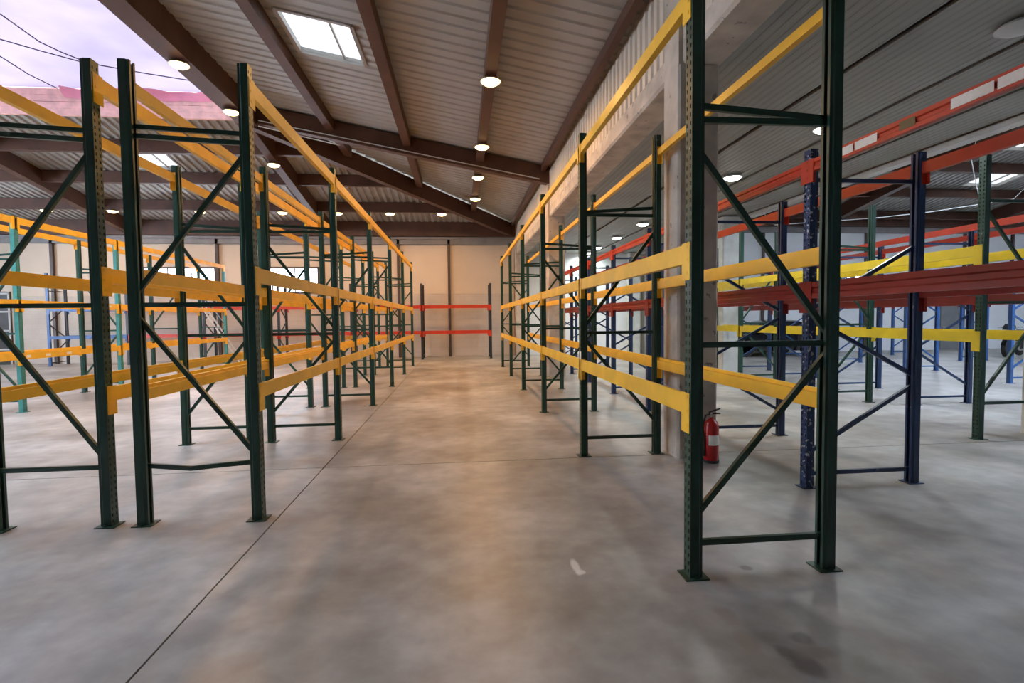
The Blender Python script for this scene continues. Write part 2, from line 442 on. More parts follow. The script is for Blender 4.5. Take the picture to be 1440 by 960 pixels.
wc = struct('wall_clerestory', MB().box(2.52, 2.6, YF, YW, 4.6, 5.85), M['fascia'])
def ribs(length, pitch, depth):
    """trapezoid rib profile along one direction: list of (position, offset)"""
    out, p = [], 0.0
    while p < length:
        for a, o in ((0, 0), (.30, 0), (.42, depth), (.82, depth), (.94, 0)):
            if p + a * pitch < length: out.append((p + a * pitch, o))
        p += pitch
    out.append((length, 0))
    return out
mb = MB(); pr = ribs(YW - YF, .20, .028)
vs = [(2.50 - o, YF + p, z) for p, o in pr for z in (4.60, 5.60)]
mb.add(vs, [(2 * i, 2 * i + 2, 2 * i + 3, 2 * i + 1) for i in range(len(pr) - 1)])
obj('profiled_cladding', mb, M['fascia'], wc)
lb = [-2.7, 5.52, 13.9, 22.0]
for a, b_ in zip([YF] + [y + .42 for y in lb], lb + [YW]):
    if b_ - a < .5: continue
    prof = [(2.47, 4.40), (2.50, 4.37), (2.9, 4.37), (2.9, 4.62), (2.47, 4.62)]
    obj('concrete_beam', MB().prism(prof, a - .1, b_ + .1, 'xz'), M['concrete'], wc)

lc = struct('ceiling', MB().box(2.6, 8.15, YF, YW + .05, 4.60, 4.68), M['lowdeck'])
bounds = [2.9, 4.56, 5.96, 7.2, 8.1]
for a, b_ in zip(bounds[:-1], bounds[1:]):
    mb = MB(); pr = ribs(b_ - a - .09, .115, .006)
    vs = [(a + .045 + p, y, 4.47 - o) for p, o in pr for y in (YF, YW)]
    mb.add(vs, [(2 * i, 2 * i + 1, 2 * i + 3, 2 * i + 2) for i in range(len(pr) - 1)])
    mb.box(a + .045, b_ - .045, YF, YW, 4.475, 4.50)
    obj('ceiling_sheet', mb, M['lowdeck'], lc)
    obj('ceiling_joint', MB().box(b_ - .06, b_ + .06, YF, YW, 4.52, 4.59), M['dark_trim'], lc)
obj('edge_trim', MB().box(8.06, 8.28, YF, YW, 4.36, 4.44).box(8.22, 8.28, YF, YW, 4.44, 4.7), M['trim'], lc)
struct('wall_clerestory.001', MB().box(8.16, 8.24, YF, YW, 4.60, 8.2), M['dark_trim'])

# ------------------------------------------------------------------ setting: roof of the left hall
rf = struct('ceiling.001', MB().box(XL, -13.0, YF, 14.0, 7.2, 7.26), M['deck'])
def hole_rows(pr, base, lo_of, hi_of, holes, put):
    """sheet strips along the second axis, split where a skylight sits"""
    mb = MB()
    P = []
    for p, o in pr:
        t = base + p
        lo, hi = lo_of(t), hi_of(t)
        segs = [(lo, hi)]
        for (ta, tb, sa, sb) in holes:
            if ta <= t <= tb and lo < sa and sb < hi:
                segs = [q for s_ in segs for q in (((s_[0], sa), (sb, s_[1])) if s_[0] < sa and sb < s_[1] else (s_,))]
        P.append((t, o, segs))
    for A, B in zip(P[:-1], P[1:]):
        sa, sb = A[2], B[2]
        if len(sa) != len(sb):
            sa = sb = [(min(A[2][0][0], B[2][0][0]) if False else A[2][0][0], A[2][-1][1])] if len(A[2]) < len(B[2]) else None or sa
            if len(A[2]) < len(B[2]): sb = [(B[2][0][0], B[2][-1][1])]
            else: sa, sb = [(A[2][0][0], A[2][-1][1])], [(B[2][0][0], B[2][-1][1])]
        for (a0, a1), (b0, b1) in zip(sa, sb):
            if a1 - a0 < 1e-4 and b1 - b0 < 1e-4: continue
            mb.add([put(A[0], a0, A[1]), put(A[0], a1, A[1]), put(B[0], b1, B[1]), put(B[0], b0, B[1])], [(0, 1, 2, 3)])
    return mb
SKY_M = [(9.0, 10.4, -2.95, -1.72), (3.0, 4.4, -2.95, -1.72)]
pr = ribs(YW - YF, .27, .024)
dk = hole_rows(pr, YF, lambda y: -5.3 if y < 14 else min(2.45, -5.3 + (y - 14) * 7.75 / 8.4), lambda y: 2.56, SKY_M,
               lambda y, x, o: (x, y, roof_z(x) - o))
obj('roof_sheet', dk, M['deck'], rf)
SKY_H = [(-10.2, -8.7, 16.5, 17.7)]
pr = ribs(2.45 - XL, .235, .05)
dk = hole_rows(pr, XL, lambda x: 14.0 if x < -5.3 else min(hip_y(x), YW), lambda x: YW + .1, SKY_H,
               lambda x, y, o: (x, y, hip_z(y) - o))
obj('roof_sheet', dk, M['deck'], rf)
obj('hip_flashing', MB().bar((-5.5, 13.8, 7.25), (2.6, YW + .15, 5.78), .7, .02), M['deck'], rf)
obj('ridge_flashing', MB().box(-5.46, -5.0, YF, 14.3, 7.20, 7.22), M['deck'], rf)
def skylight(n, corners, along):
    """frame and panel set into the deck; corners are four points in order"""
    c = [Vector(p) for p in corners]
    f = MB()
    for i in range(4):
        f.bar(c[i] + Vector((0, 0, .02)), c[(i + 1) % 4] + Vector((0, 0, .02)), .07, .14)
    w = struct('window_%d' % n, f, M['deck'])
    p = MB().add([v + Vector((0, 0, .06)) for v in c] + [v + Vector((0, 0, .075)) for v in c],
                 [(0, 1, 2, 3), (4, 5, 6, 7), (0, 1, 5, 4), (1, 2, 6, 5), (2, 3, 7, 6), (3, 0, 4, 7)])
    obj('pane', p, M['skylight'], w)
    a = c[0].lerp(c[1], .68); b_ = c[3].lerp(c[2], .68)
    obj('glazing_bar', MB().bar(a + Vector((0, 0, .03)), b_ + Vector((0, 0, .03)), .03, .05), M['deck'], w)
n = 5
for ya, yb, xa, xb in SKY_M:
    skylight(n, [(xa, ya, roof_z(xa)), (xb, ya, roof_z(xb)), (xb, yb, roof_z(xb)), (xa, yb, roof_z(xa))], 'x'); n += 1
xa, xb, ya, yb = SKY_H[0]
skylight(n, [(xa, ya, hip_z(ya)), (xb, ya, hip_z(ya)), (xb, yb, hip_z(yb)), (xa, yb, hip_z(yb))], 'y'); n += 1

# brown timber: purlins along the hall, rafters across, hip and jack rafters, purlins of the hip end
for x in (0.6, -1.3, -3.25, 2.3):
    w, h = (.20, .26) if x < 2 else (.12, .16)
    y1 = hip_y(x) - .1
    z = roof_z(x) - .045
    obj('purlin', MB().box(x - w / 2, x + w / 2, YF, y1, z - h, z), M['brown'], rf)
for y in (-2.6, 5.72, 14.0):
    a, b_ = (-5.3, roof_z(-5.3)), (2.5, roof_z(2.5))
    obj('rafter', MB().prism([(a[0], a[1] - .52), (b_[0], b_[1] - .50), (b_[0], b_[1] - .05), (a[0], a[1] - .05)], y - .11, y + .11, 'xz'), M['brown'], rf)
obj('hip_rafter', MB().bar((-5.3, 14.0, 7.16 - .33), (2.42, YW - .03, 5.70 - .33), .22, .52), M['brown'], rf)
for x in (-5.35, -13.1):
    obj('jack_rafter', MB().bar((x, 13.95, hip_z(13.95) - .33), (x, YW - .05, hip_z(YW - .05) - .33), .24, .5), M['brown'], rf)
for y in (15.85, 17.85, 20.1):
    z = hip_z(y) - .05
    x1 = -5.3 + (y - 14) * 7.75 / 8.4
    obj('purlin', MB().box(XL, x1, y - .08, y + .08, z - .36, z), M['brown'], rf)
obj('eave_beam', MB().box(XL, 2.42, YW - .34, YW - .12, 5.12, 5.72), M['brown'], rf)
obj('eave_flashing', MB().box(XL, 2.42, YW - .12, YW - .002, 4.80, 5.14).box(XL, 2.42, YW - .20, YW - .12, 5.0, 5.1), M['grey_band'], rf)
obj('ridge_beam', MB().box(-5.5, -5.08, YF, 14.0, 6.60, 7.19), M['brown'], rf)
obj('conduit', MB().tube([(-5.0, 13.86, 6.70), (-3.0, 13.86, 6.33), (2.2, 13.86, 5.35)], .014, 6), M['trim'], rf)
obj('conduit', MB().tube([(-5.0, 13.84, 6.55), (-3.0, 13.84, 6.12)], .014, 6), M['trim'], rf)

# roof light above the left hall: board curb at the far end, sagging plastic sheet, unseen clear glazing added to brighten the floor
lt = struct('ceiling.002', MB().box(-13.1, -13.0, 3.4, 14.0, 7.0, 7.6).box(-13.1, -5.3, YF, 3.5, 7.3, 7.4).box(-13.1, -5.3, 14.06, 14.2, 6.8, 7.6), M['pink_lit_wood'])
for i in range(4):
    z0 = 6.75 + i * .163
    obj('curb_board', MB().box(-13.0, -5.45, 13.99 + .008 * (i % 2), 14.05, z0 + .004, z0 + .159), M['pink_lit_wood'], lt)
random.seed(4)
nx, ny = 36, 48
vs = []
for j in range(ny + 1):
    for i in range(nx + 1):
        x = -13.0 + 7.55 * i / nx; y = 8.0 + 6.03 * j / ny
        u_ = (i / nx) * 4 % 1; v_ = (j / ny) * 4 % 1
        sag = .07 * (math.sin(math.pi * u_) * math.sin(math.pi * v_)) + .03 * math.sin(2.3 * x + 1.1 * y) * math.sin(math.pi * i / nx) + .02 * math.sin(5.1 * y - 2.0 * x)
        edge = min(1, (1 - j / ny) * 8)
        vs.append((x, y, 7.42 - sag * edge))
sh = MB().add(vs, [(j * (nx + 1) + i, j * (nx + 1) + i + 1, (j + 1) * (nx + 1) + i + 1, (j + 1) * (nx + 1) + i) for j in range(ny) for i in range(nx)])
obj('plastic_sheet', sh, M['sheet'], lt, smooth=True)
vs = []
for j in range(7):
    for i in range(25):
        x = -9.6 + 4.1 * i / 24
        vs.append((x, 13.97 - .25 * j / 6 * (0.6 + .4 * math.sin(x * 3)), 7.16 + .2 * j / 6 + .015 * math.sin(x * 9 + j)))
obj('plastic_sheet', MB().add(vs, [(j * 25 + i, j * 25 + i + 1, (j + 1) * 25 + i + 1, (j + 1) * 25 + i) for j in range(6) for i in range(24)]), M['pink_sheet'], lt, smooth=True)
for i in range(2):
    ya = 3.5 + i * 2.25
    obj('added_glazing_panel', MB().box(-13.0, -5.4, ya + .03, ya + 2.22, 7.44, 7.452), M['glass'], lt)
    obj('glazing_bar', MB().box(-13.0, -5.4, ya - .03, ya + .03, 7.42, 7.48), M['trim'], lt)
obj('side_glazing', MB().box(-5.44, -5.43, 3.5, 14.0, 7.14, 7.43), M['glass'], lt)
for pts in ([(-8.2, 9.4, 7.24), (-8.2, 10.46, 7.22), (-8.25, 11.4, 7.22), (-8.12, 11.8, 7.22), (-7.9, 12.3, 7.24)],
            [(-10.5, 10.6, 7.3), (-8.97, 11.4, 7.24), (-8.48, 11.79, 7.22), (-8.02, 12.15, 7.21), (-7.06, 12.67, 7.25), (-6.0, 13.18, 7.3), (-5.46, 13.45, 7.3)],
            [(-9.6, 11.6, 7.3), (-9.61, 12.19, 7.28), (-9.71, 13.05, 7.3), (-9.75, 13.95, 7.38)]):
    obj('tie_cable', MB().tube([Vector(p) for p in pts], .012, 6), M['rope'], lt)

# ------------------------------------------------------------------ setting: roof of the right hall
r2 = struct('ceiling.003', MB().box(8.2, 11.0, YF, 10.0, 7.85, 7.9).box(27.0, XR, YF, 10.0, 7.85, 7.9).box(11.0, 27.0, 9.0, 10.0, 7.85, 7.9).box(11.0, 27.0, YF, 3.3, 7.85, 7.9), M['deck'])
for i in range(2):  # unseen roof glazing, added to let more daylight into this hall
    ya = 3.333 + i * 2.833
    obj('added_glazing_panel', MB().box(11.0, 27.0, ya + .03, ya + 2.80, 7.87, 7.882), M['glass'], r2)
    obj('glazing_bar', MB().box(11.0, 27.0, ya - .03, ya + .03, 7.85, 7.92), M['trim'], r2)
SKY_R = [(18.9, 20.5, 16.75, 17.9), (17.2, 18.8, 14.2, 15.25), (13.0, 14.6, 11.5, 12.6), (23.0, 24.6, 14.2, 15.25), (26.0, 27.6, 17.0, 18.2), (20.0, 21.6, 11.2, 12.3), (10.0, 11.6, 14.2, 15.25)]  # first pair is visible; the others are added to light the hall
pr = ribs(XR - 8.2, .235, .05)
dk = hole_rows(pr, 8.2, lambda x: 10.0, lambda x: YW, SKY_R, lambda x, y, o: (x, y, hip_z(y) - o))
obj('roof_sheet', dk, M['deck'], r2)
for xa, xb, ya, yb in SKY_R:
    skylight(n, [(xa, ya, hip_z(ya)), (xb, ya, hip_z(ya)), (xb, yb, hip_z(yb)), (xa, yb, hip_z(yb))], 'y'); n += 1
for y in (13.6, 16.15, 18.2, 20.4):
    z = hip_z(y) - .05
    obj('purlin', MB().box(8.25, XR, y - .08, y + .08, z - .32, z), M['brown'], r2)
for x in (8.45, 15.6, 22.9, 30.0):
    obj('rafter', MB().bar((x, 9.9, hip_z(9.9) - .33), (x, YR - .02, hip_z(YR) - .33), .24, .5), M['brown'], r2)
obj('eave_beam', MB().box(8.3, XR, YR - .34, YR - .16, 5.45, 5.85), M['brown'], r2)

# ------------------------------------------------------------------ pallet racks
PW, PD = .08, .09          # upright: width across the rack, depth along it
_mesh = {}
def cached(key, fn):
    if key not in _mesh: _mesh[key] = fn()
    return _mesh[key]

def upright_mesh(h, mat, holes):
    """open channel; perforated web on the -x side, opening towards +x"""
    mb = MB(); t = .004; w, d = PW, PD
    if holes:
        ys = [-d/2, -.030, -.017, .017, .030, d/2]
        pitch, z, rows = .05, .03, []
        zs = [0.0]
        while z + pitch < h - .02:
            zs += [z, z + .024]; z += pitch
        zs.append(h)
        idx = {}
        vs, fs = [], []
        for a in range(len(zs)):
            for c in range(6):
                idx[a, c] = len(vs); vs.append((-w/2, ys[c], zs[a]))
        for a in range(len(zs) - 1):
            hole = (a % 2 == 1) and a < len(zs) - 2
            for c in range(5):
                if hole and c in (1, 3): continue
                fs.append((idx[a, c], idx[a, c+1], idx[a+1, c+1], idx[a+1, c]))
        mb.add(vs, fs)
    else:
        mb.box(-w/2, -w/2 + t, -d/2, d/2, 0, h)
    # flanges with the small rear lips and the recessed step of the section
    for s in (-1, 1):
        pts = [(-w/2, d/2), (w/2 - .025, d/2), (w/2 - .018, d/2 - .008), (w/2, d/2 - .008), (w/2, d/2 - .03), (w/2 - t, d/2 - .03), (w/2 - t, d/2 - .012), (w/2 - .018, d/2 - .012), (w/2 - .027, d/2 - t), (-w/2, d/2 - t)]
        mb.prism([(a, b * s) for a, b in pts], 0, h, 'xy')
    return mb.mesh('upright', mat)

def beam_mesh(length, h, mat, groove):
    """stepped box beam centred on y, top at z = 0, outer face towards -x"""
    w = .048
    if groove:
        prof = [(-w/2, 0), (-w/2, -h*.30), (-w/2 + .012, -h*.38), (-w/2 + .012, -h*.62), (-w/2, -h*.70), (-w/2, -h), (w/2, -h), (w/2, 0)]
    else:
        prof = [(-w/2, 0), (-w/2, -h), (w/2, -h), (w/2, -.028), (-w/2 + .02, -.028), (-w/2 + .02, 0)]
    return MB().prism(prof, -length/2, length/2, 'xz').mesh('beam', mat)

def connector_mesh(mat, ch):
    """hook plate on the post face and the flange against the beam end; +y is towards the post"""
    mb = MB().box(-.028, -.024, -.035, .075, -ch, .008).box(-.024, .024, -.004, 0, -ch, .008)
    for k in range(3):
        mb.box(-.0305, -.028, .040, .052, -ch + .035 + k * (ch - .06) / 2, -ch + .055 + k * (ch - .06) / 2)
    return mb.mesh('connector', mat)

def plate_mesh(mat):
    return (MB().box(-.075, .075, -.068, .068, 0, .008).box(-.012, .012, -.06, -.05, .008, .02)
            .box(-.012, .012, .05, .06, .008, .02).mesh('base_plate', mat))

# brace layouts: (height at the low-x post, height at the high-x post)
PAT = {'A': [(.21, .21), (.38, 1.36), (1.43, 1.43), (2.60, 1.50), (2.77, 2.775), (2.865, 2.81)],
       'B': [(.21, .21), (1.36, .38), (1.43, 1.43), (1.50, 2.60), (2.775, 2.77), (2.81, 2.865)],
       'LB': [(.47, .47), (1.64, .54), (1.74, 1.74), (1.84, 2.92), (3.04, 3.00), (3.12, 3.08)],
       'LA': [(.46, .46), (.54, 1.64), (1.74, 1.74), (2.92, 1.84), (3.02, 3.02)],
       'SA': [(.13, .13), (.33, .93), (1.58, 1.03), (1.66, 2.24), (2.84, 2.84)],
       'SB': [(.13, .13), (.93, .33), (1.03, 1.58), (2.24, 1.66), (2.84, 2.84)]}

def rack(label, origin, rotz, xs, ys, h, levels, posts, beam_of, pats, holes=True, groove=False, bh=.115, bent=None, skip=()):
    root = thing('pallet_rack', label, 'pallet rack', origin, rotz)
    for k, y in enumerate(ys):
        for s in (0, 1):
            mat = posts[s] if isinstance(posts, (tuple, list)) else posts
            me = cached(('up', h, mat.name, holes), lambda: upright_mesh(h, mat, holes))
            u = link('upright', me, root, (xs[s], y, 0), math.pi if s else 0)
            link('base_plate', cached(('pl', mat.name), lambda: plate_mesh(mat)), u)
        mat = posts[0] if isinstance(posts, (tuple, list)) else posts
        x0, x1 = xs[0] + .012, xs[1] - .012
        for i, (za, zb) in enumerate(PAT[pats[k % len(pats)]]):
            if bent and k == 0 and i == 0:
                xm = (x0 + x1) / 2
                mb = MB().channel((x0, y, za), (xm - .05, y - .06, za - .02), .036, .028).channel((xm - .05, y - .06, za - .02), (x1, y, zb), .036, .028)
                obj('brace', mb, mat, root)
                continue
            def mk():
                return MB().channel((x0 - xs[0], -.014, za), (x1 - xs[0], -.014, zb), .036, .028).mesh('brace', mat)
            off = .03 if (abs(zb - za) < .06 and i == len(PAT[pats[k % len(pats)]]) - 1) else 0
            link('brace', cached(('br', round(x1 - xs[0], 3), za, zb, mat.name), mk), root, (xs[0], y + off, 0))
    for k in range(len(ys) - 1):
        length = ys[k + 1] - ys[k] - PD - .004
        yc = (ys[k] + ys[k + 1]) / 2
        for s in (0, 1):
            for li, z in enumerate(levels):
                if (k, s, li) in skip: continue
                mat = beam_of(k, s, li)
                bx = xs[0] - PW/2 + .0235 if s == 0 else xs[1] + PW/2 - .0235
                bh_ = bh[li] if isinstance(bh, tuple) else bh
                me = cached(('bm', round(length, 3), bh_, mat.name, groove), lambda: beam_mesh(length, bh_, mat, groove))
                b = link('beam', me, root, (bx, yc, z), 0, (1 if s == 0 else -1, 1, 1))
                cm = cached(('cn', mat.name, bh_), lambda: connector_mesh(mat, max(.19, bh_ * 1.9)))
                link('connector', cm, b, (0, length/2, 0))
                link('connector', cm, b, (0, -length/2, 0), 0, (1, -1, 1))
                b['level'] = li
    return root
def seq(y0, bay, n): return [y0 + bay * i for i in range(n)]

Y = M['yellow']
def loc_rack(label, x0, x1, y0, bay, n, **k):
    """rack along the hall; coordinates are taken relative to its first frame"""
    ox, oy = (x0 + x1) / 2, y0
    return rack(label, (ox, oy, 0), 0, (x0 - ox, x1 - ox), [bay * i for i in range(n)], **k)
RK = {}
RK['aisle_right'] = loc_rack('dark green and yellow rack on the right of the aisle, beside the concrete columns', 1.415, 2.284, 2.99, 2.82, 6,
    h=3.68, levels=[1.13, 2.04, 3.54], posts=M['green'], beam_of=lambda k, s, l: Y, pats=['A', 'B'], bh=(.125, .115, .095))
RK['aisle_left'] = loc_rack('dark green and yellow rack lining the left of the aisle, with bent bottom brace', -2.507, -1.646, 4.30, 2.772, 6,
    h=3.60, levels=[1.10, 2.03, 3.50], posts=M['green'], beam_of=lambda k, s, l: Y, pats=['LB', 'A', 'B'], bent=True)
RK['left_second'] = loc_rack('green and yellow rack backing onto the left aisle rack', -3.582, -2.782, 4.31, 2.772, 6,
    h=3.60, levels=[1.10, 2.03, 3.50], posts=M['green'], beam_of=lambda k, s, l: Y, pats=['LB', 'A', 'B'])
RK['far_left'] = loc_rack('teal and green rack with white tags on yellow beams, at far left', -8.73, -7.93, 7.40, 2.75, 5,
    h=3.52, levels=[1.07, 2.04, 3.52], posts=(M['green'], M['teal']), beam_of=lambda k, s, l: Y, pats=['A', 'B'])  # same green paint; front uprights toned teal for the light on them
RK['red_blue'] = loc_rack('chipped blue rack with orange-red top beams and red middle beams, behind the concrete column', 3.21, 4.27, 2.42, 2.025, 9,
    h=3.10, levels=[1.90, 3.0], posts=M['blue'], beam_of=lambda k, s, l: M['orange'] if l else M['red'], pats=['SB', 'SA'], groove=True, bh=(.145, .105))
RK['green_lemon'] = loc_rack('green rack with bright lemon yellow beams in the right hall', 6.57, 7.45, 5.88, 2.80, 4,
    h=3.57, levels=[1.37, 2.46], posts=M['green'], beam_of=lambda k, s, l: M['lemon'], pats=['LA', 'A', 'B'], bh=.13)
RK['blue_mid'] = loc_rack('dark blue rack with red beams behind the lemon-beamed rack', 8.03, 9.05, 6.32, 1.985, 5,
    h=3.10, levels=[1.88, 3.0], posts=M['blue'], beam_of=lambda k, s, l: M['red'] if l == 0 else M['orange'], pats=['SA', 'SB'], holes=False, bh=(.13, .10))
RK['blue_far'] = loc_rack('bright blue rack without middle beams, beside the parked black car', 12.50, 13.45, 10.5, 2.78, 4,
    h=2.6, levels=[2.05], posts=M['light_blue'], beam_of=lambda k, s, l: M['red'], pats=['SA', 'SB'], holes=False, bh=.12)
RK['blue_last'] = loc_rack('bright blue rack farthest right, beside the motorcycle', 17.0, 17.95, 13.1, 2.78, 3,
    h=2.6, levels=[2.05], posts=M['light_blue'], beam_of=lambda k, s, l: M['red'], pats=['SA', 'SB'], holes=False, bh=.12)
RK['wall'] = rack('dark rack with red beams standing along the cream back wall, blue at its left end', (1.26, 21.45, 0), math.pi / 2, (-.44, .44), [2.772 * i for i in range(7)],
    h=3.06, levels=[1.14, 2.19], posts=M['dark'], beam_of=lambda k, s, l: M['light_blue'] if k == 5 else M['orange'], pats=['SA', 'SB'], holes=False, bh=.12)

# blue end frame of the wall rack
for o in [c for c in RK['wall'].children if c.name.startswith('upright') and c.location.y > 16.5 and c.location.x < 0]:
    o.data = upright_mesh(3.5, M['light_blue'], False)
    o['label'] = 'taller bright blue upright at the left end'
chip = paint('chipped_blue_rack_paint', (0.012, 0.038, 0.11), 0.45, 0.2, 5, 0.0, ((0.5, 0.52, 0.55), 30, 0.60))
for o in [c for c in RK['red_blue'].children if c.name.startswith('upright') and c.location.x < 0 and abs(c.location.y - 2.025) < .01]:
    o.data = upright_mesh(3.10, chip, True)
    o['label'] = 'upright with badly chipped blue paint'
# labels and reflective strips stuck on beams
def beam_at(root, x, y, z):
    best = None
    for c in root.children:
        if c.name.startswith('beam'):
            d = abs(c.location.z - z) * 3 + abs(c.location.x + root.location.x - x) * 3 + abs(c.location.y + root.location.y - y) * .3
            if best is None or d < best[0]: best = (d, c)
    return best[1]
for yy, z, L_ in ((10.75, 2.04, .12), (10.28, 1.07, .10), (10.74, 1.07, .12), (11.27, 1.07, .13), (12.55, 2.04, .12)):
    b = beam_at(RK['far_left'], -7.93, yy, z)
    link('tag', MB().box(-.0262, -.0242, -L_/2, L_/2, -.085, -.035).mesh('tag', M['label']), b, (0, yy - 7.40 - b.location.y, 0))
for ya, yb, mt, lab in ((2.50, 2.78, 'label', 1), (2.80, 3.07, 'label', 1), (3.33, 3.46, 'olive', 0), (3.66, 3.88, 'label', 1), (3.90, 4.02, 'label', 1)):
    b = beam_at(RK['red_blue'], 3.21, (ya + yb) / 2, 3.0)
    c = link('reflective_strip' if lab else 'tag', MB().box(-.0262, -.0245, ya - yb + (yb - ya) / 2, (yb - ya) / 2, -.085, -.020).mesh('strip', M[mt]), b, (0, (ya + yb) / 2 - 2.42 - b.location.y, 0))
    c['label'] = 'white reflective strip' if lab else 'olive tag'
# white location card on the right aisle rack's second post
b = beam_at(RK['aisle_right'], 1.415, 5.6, 1.13)
link('tag', MB().box(-.031, -.029, -.035, .035, .0, .09).mesh('tag', M['label']), b, (0, 1.36, 0))

# ------------------------------------------------------------------ lamps
def lamp_meshes(kind):
    h = MB().lathe([(.0, .05), (.10, .05), (.15, .04), (.185, .008), (.185, 0), (.170, 0), (.165, .004)], 24).mesh('housing', M['lamp_housing'], True)
    l = MB().lathe([(.0, -.055), (.07, -.05), (.125, -.032), (.165, .004), (.165, .010), (0, .010)], 24).mesh('lens', M[kind], True)
    s = MB().box(-.06, .06, -.06, .06, .05, .062).mesh('mounting_plate', M['zinc'])
    return h, l, s
LM = {k: lamp_meshes(k) for k in ('warm', 'cool', 'unlit')}
LD = {}
for k, c, w in (('warm', (1.0, .53, .19), WARM_W), ('soft', (1.0, .58, .26), 48.0), ('cool', (.92, 1.0, .96), COOL_W)):
    d = bpy.data.lights.new(k + '_lamp_light', 'AREA')
    d.shape = 'DISK'; d.size = .30; d.energy = w; d.color = c; d.spread = math.radians(170)
    LD[k] = d
def lamp(x, y, z, kind, label, group=None, stem=True):
    t = thing('high_bay_lamp', label, 'lamp', (x, y, z), 0, group)
    h, l, s = LM[kind]
    link('housing', h, t); link('lens', l, t)
    if stem: link('mounting_plate', s, t)
    if kind in LD:
        link('lamp_light', LD['soft' if 'before the back wall' in label else kind], t, (0, 0, -.065))
    return t
order = ['nearest', 'second', 'third', 'farthest']
for i, y in enumerate((9.13, 12.56, 15.24, 17.95)):
    lamp(.60, y, 6.09 - .045 - .26 - .062, 'warm', 'warm round lamp under the long purlin above the aisle, %s of four' % order[i], 'warm lamps above the aisle')
for i, y in enumerate((10.7, 12.97)):
    lamp(-5.29, y, 6.60 - .062, 'warm', ('nearer' if i == 0 else 'farther') + ' warm lamp under the wide ridge beam beside the lavender roof sheet', 'warm lamps under the ridge beam')
lamp(-5.35, 15.9, hip_z(15.9) - .60 - .062, 'warm', 'warm lamp on the sloping rafter just beyond the ridge beam')
ex = [('leftmost of seven', -14.6), ('second from left of seven', -12.4), ('third from left of seven', -9.4), ('middle one of seven', -6.5), ('third from right of seven', -4.5), ('second from right of seven', -2.57), ('rightmost of seven', -.62)]
for nm, x in ex:
    lamp(x, 20.1, hip_z(20.1) - .05 - .36 - .062, 'warm', 'warm lamp in the row before the back wall, ' + nm, 'warm lamps before the back wall')
lamp(5.52, 4.66, 4.464 - .062, 'unlit', 'unlit pale round lamp on the low ceiling at the upper right corner')
cn = ['largest, beside the near green upright', 'second nearest, behind the diagonal brace', 'nearest seen left of the big concrete column', 'second seen left of the big concrete column', 'third seen left of the big concrete column', 'farthest and smallest']
for nm, y in zip(cn, (7.37, 10.05, 15.2, 17.8, 20.3, 22.0)):
    lamp(5.55, y, 4.464 - .062, 'cool', 'cool white lamp on the low grey ceiling, ' + nm, 'cool lamps on the low ceiling')
# floodlights on the right hall's back wall
fm = MB().box(-.13, .13, -.10, 0, -.1, .1).box(-.02, .02, 0, .12, -.03, .03).mesh('housing', M['lamp_housing'])
fl_ = MB().box(-.115, .115, -.108, -.101, -.085, .085).mesh('lens', M['cool'])
for nm, x in (('leftmost of four', 14.6), ('second of four from left', 15.7), ('third of four from left', 16.9), ('rightmost of four', 17.4)):
    t = thing('wall_floodlight', 'small bright floodlight on the far right-hand wall, ' + nm, 'lamp', (x, YR - .12, 3.2), 0, 'floodlights on the far wall')
    link('housing', fm, t); link('lens', fl_, t)

# cables slung under the right hall roof
tag(obj('slung_cable', MB().tube([(12.1, 14, 4.42), (13.9, 14, 4.62), (15.5, 14, 4.86), (16.6, 14, 5.02)], .012, 6).tube([(15.17, 14, 6.15), (15.3, 14, 5.6), (15.52, 14, 4.87)], .012, 6).tube([(15.17, 14, 6.15), (15.12, 13.8, 6.8)], .012, 6).tube([(16.6, 14, 5.02), (18.3, 13.7, 6.85)], .006, 6).tube([(12.1, 14, 4.42), (9.0, 14, 4.2), (8.3, 14, 4.9)], .008, 6), M['white_cable']),
    'thin white cable slung below the skylights of the right hall', 'cable')

# ------------------------------------------------------------------ fire extinguishers at the column foot
def extinguisher(x, y, label, rz=0):
    t = thing('fire_extinguisher', label, 'fire extinguisher', (x, y, 0), rz)
    obj('cylinder_body', MB().lathe([(.0, 0), (.072, 0), (.080, .012), (.080, .40), (.070, .44), (.035, .475), (.022, .485), (.022, .50), (0, .50)], 20), M['ext_red'], t, smooth=True)
    obj('base_ring', MB().lathe([(.074, .002), (.085, .002), (.085, .03), (.082, .03)], 20), M['black'], t)
    lb_ = MB()
    vs = [(.0812 * math.sin(a), -.0812 * math.cos(a), z) for z in (.20, .31) for a in [(-.8 + .2 * i) for i in range(9)]]
    lb_.add(vs, [(i, i + 1, 10 + i, 9 + i) for i in range(8)])
    obj('paper_label', lb_, M['label'], t)
    v = obj('valve', MB().lathe([(.018, .50), (.02, .53), (.014, .545), (0, .545)], 12), M['chrome'], t)
    obj('handle', MB().bar((-.02, 0, .555), (.10, 0, .59), .022, .01).bar((-.02, 0, .535), (.10, 0, .535), .022, .01).bar((-.02, 0, .53), (-.02, 0, .56), .02, .012), M['black'], v)
    obj('hose', MB().tube([(-.018, 0, .53), (-.07, -.01, .52), (-.10, -.02, .44), (-.095, -.02, .30), (-.09, -.02, .16)], .010, 8).lathe([(.010, 0), (.02, -.08)], 10, (-.09, -.02, .16)), M['black'], t)
extinguisher(2.735, 5.36, 'red fire extinguisher with white label standing against the concrete column')

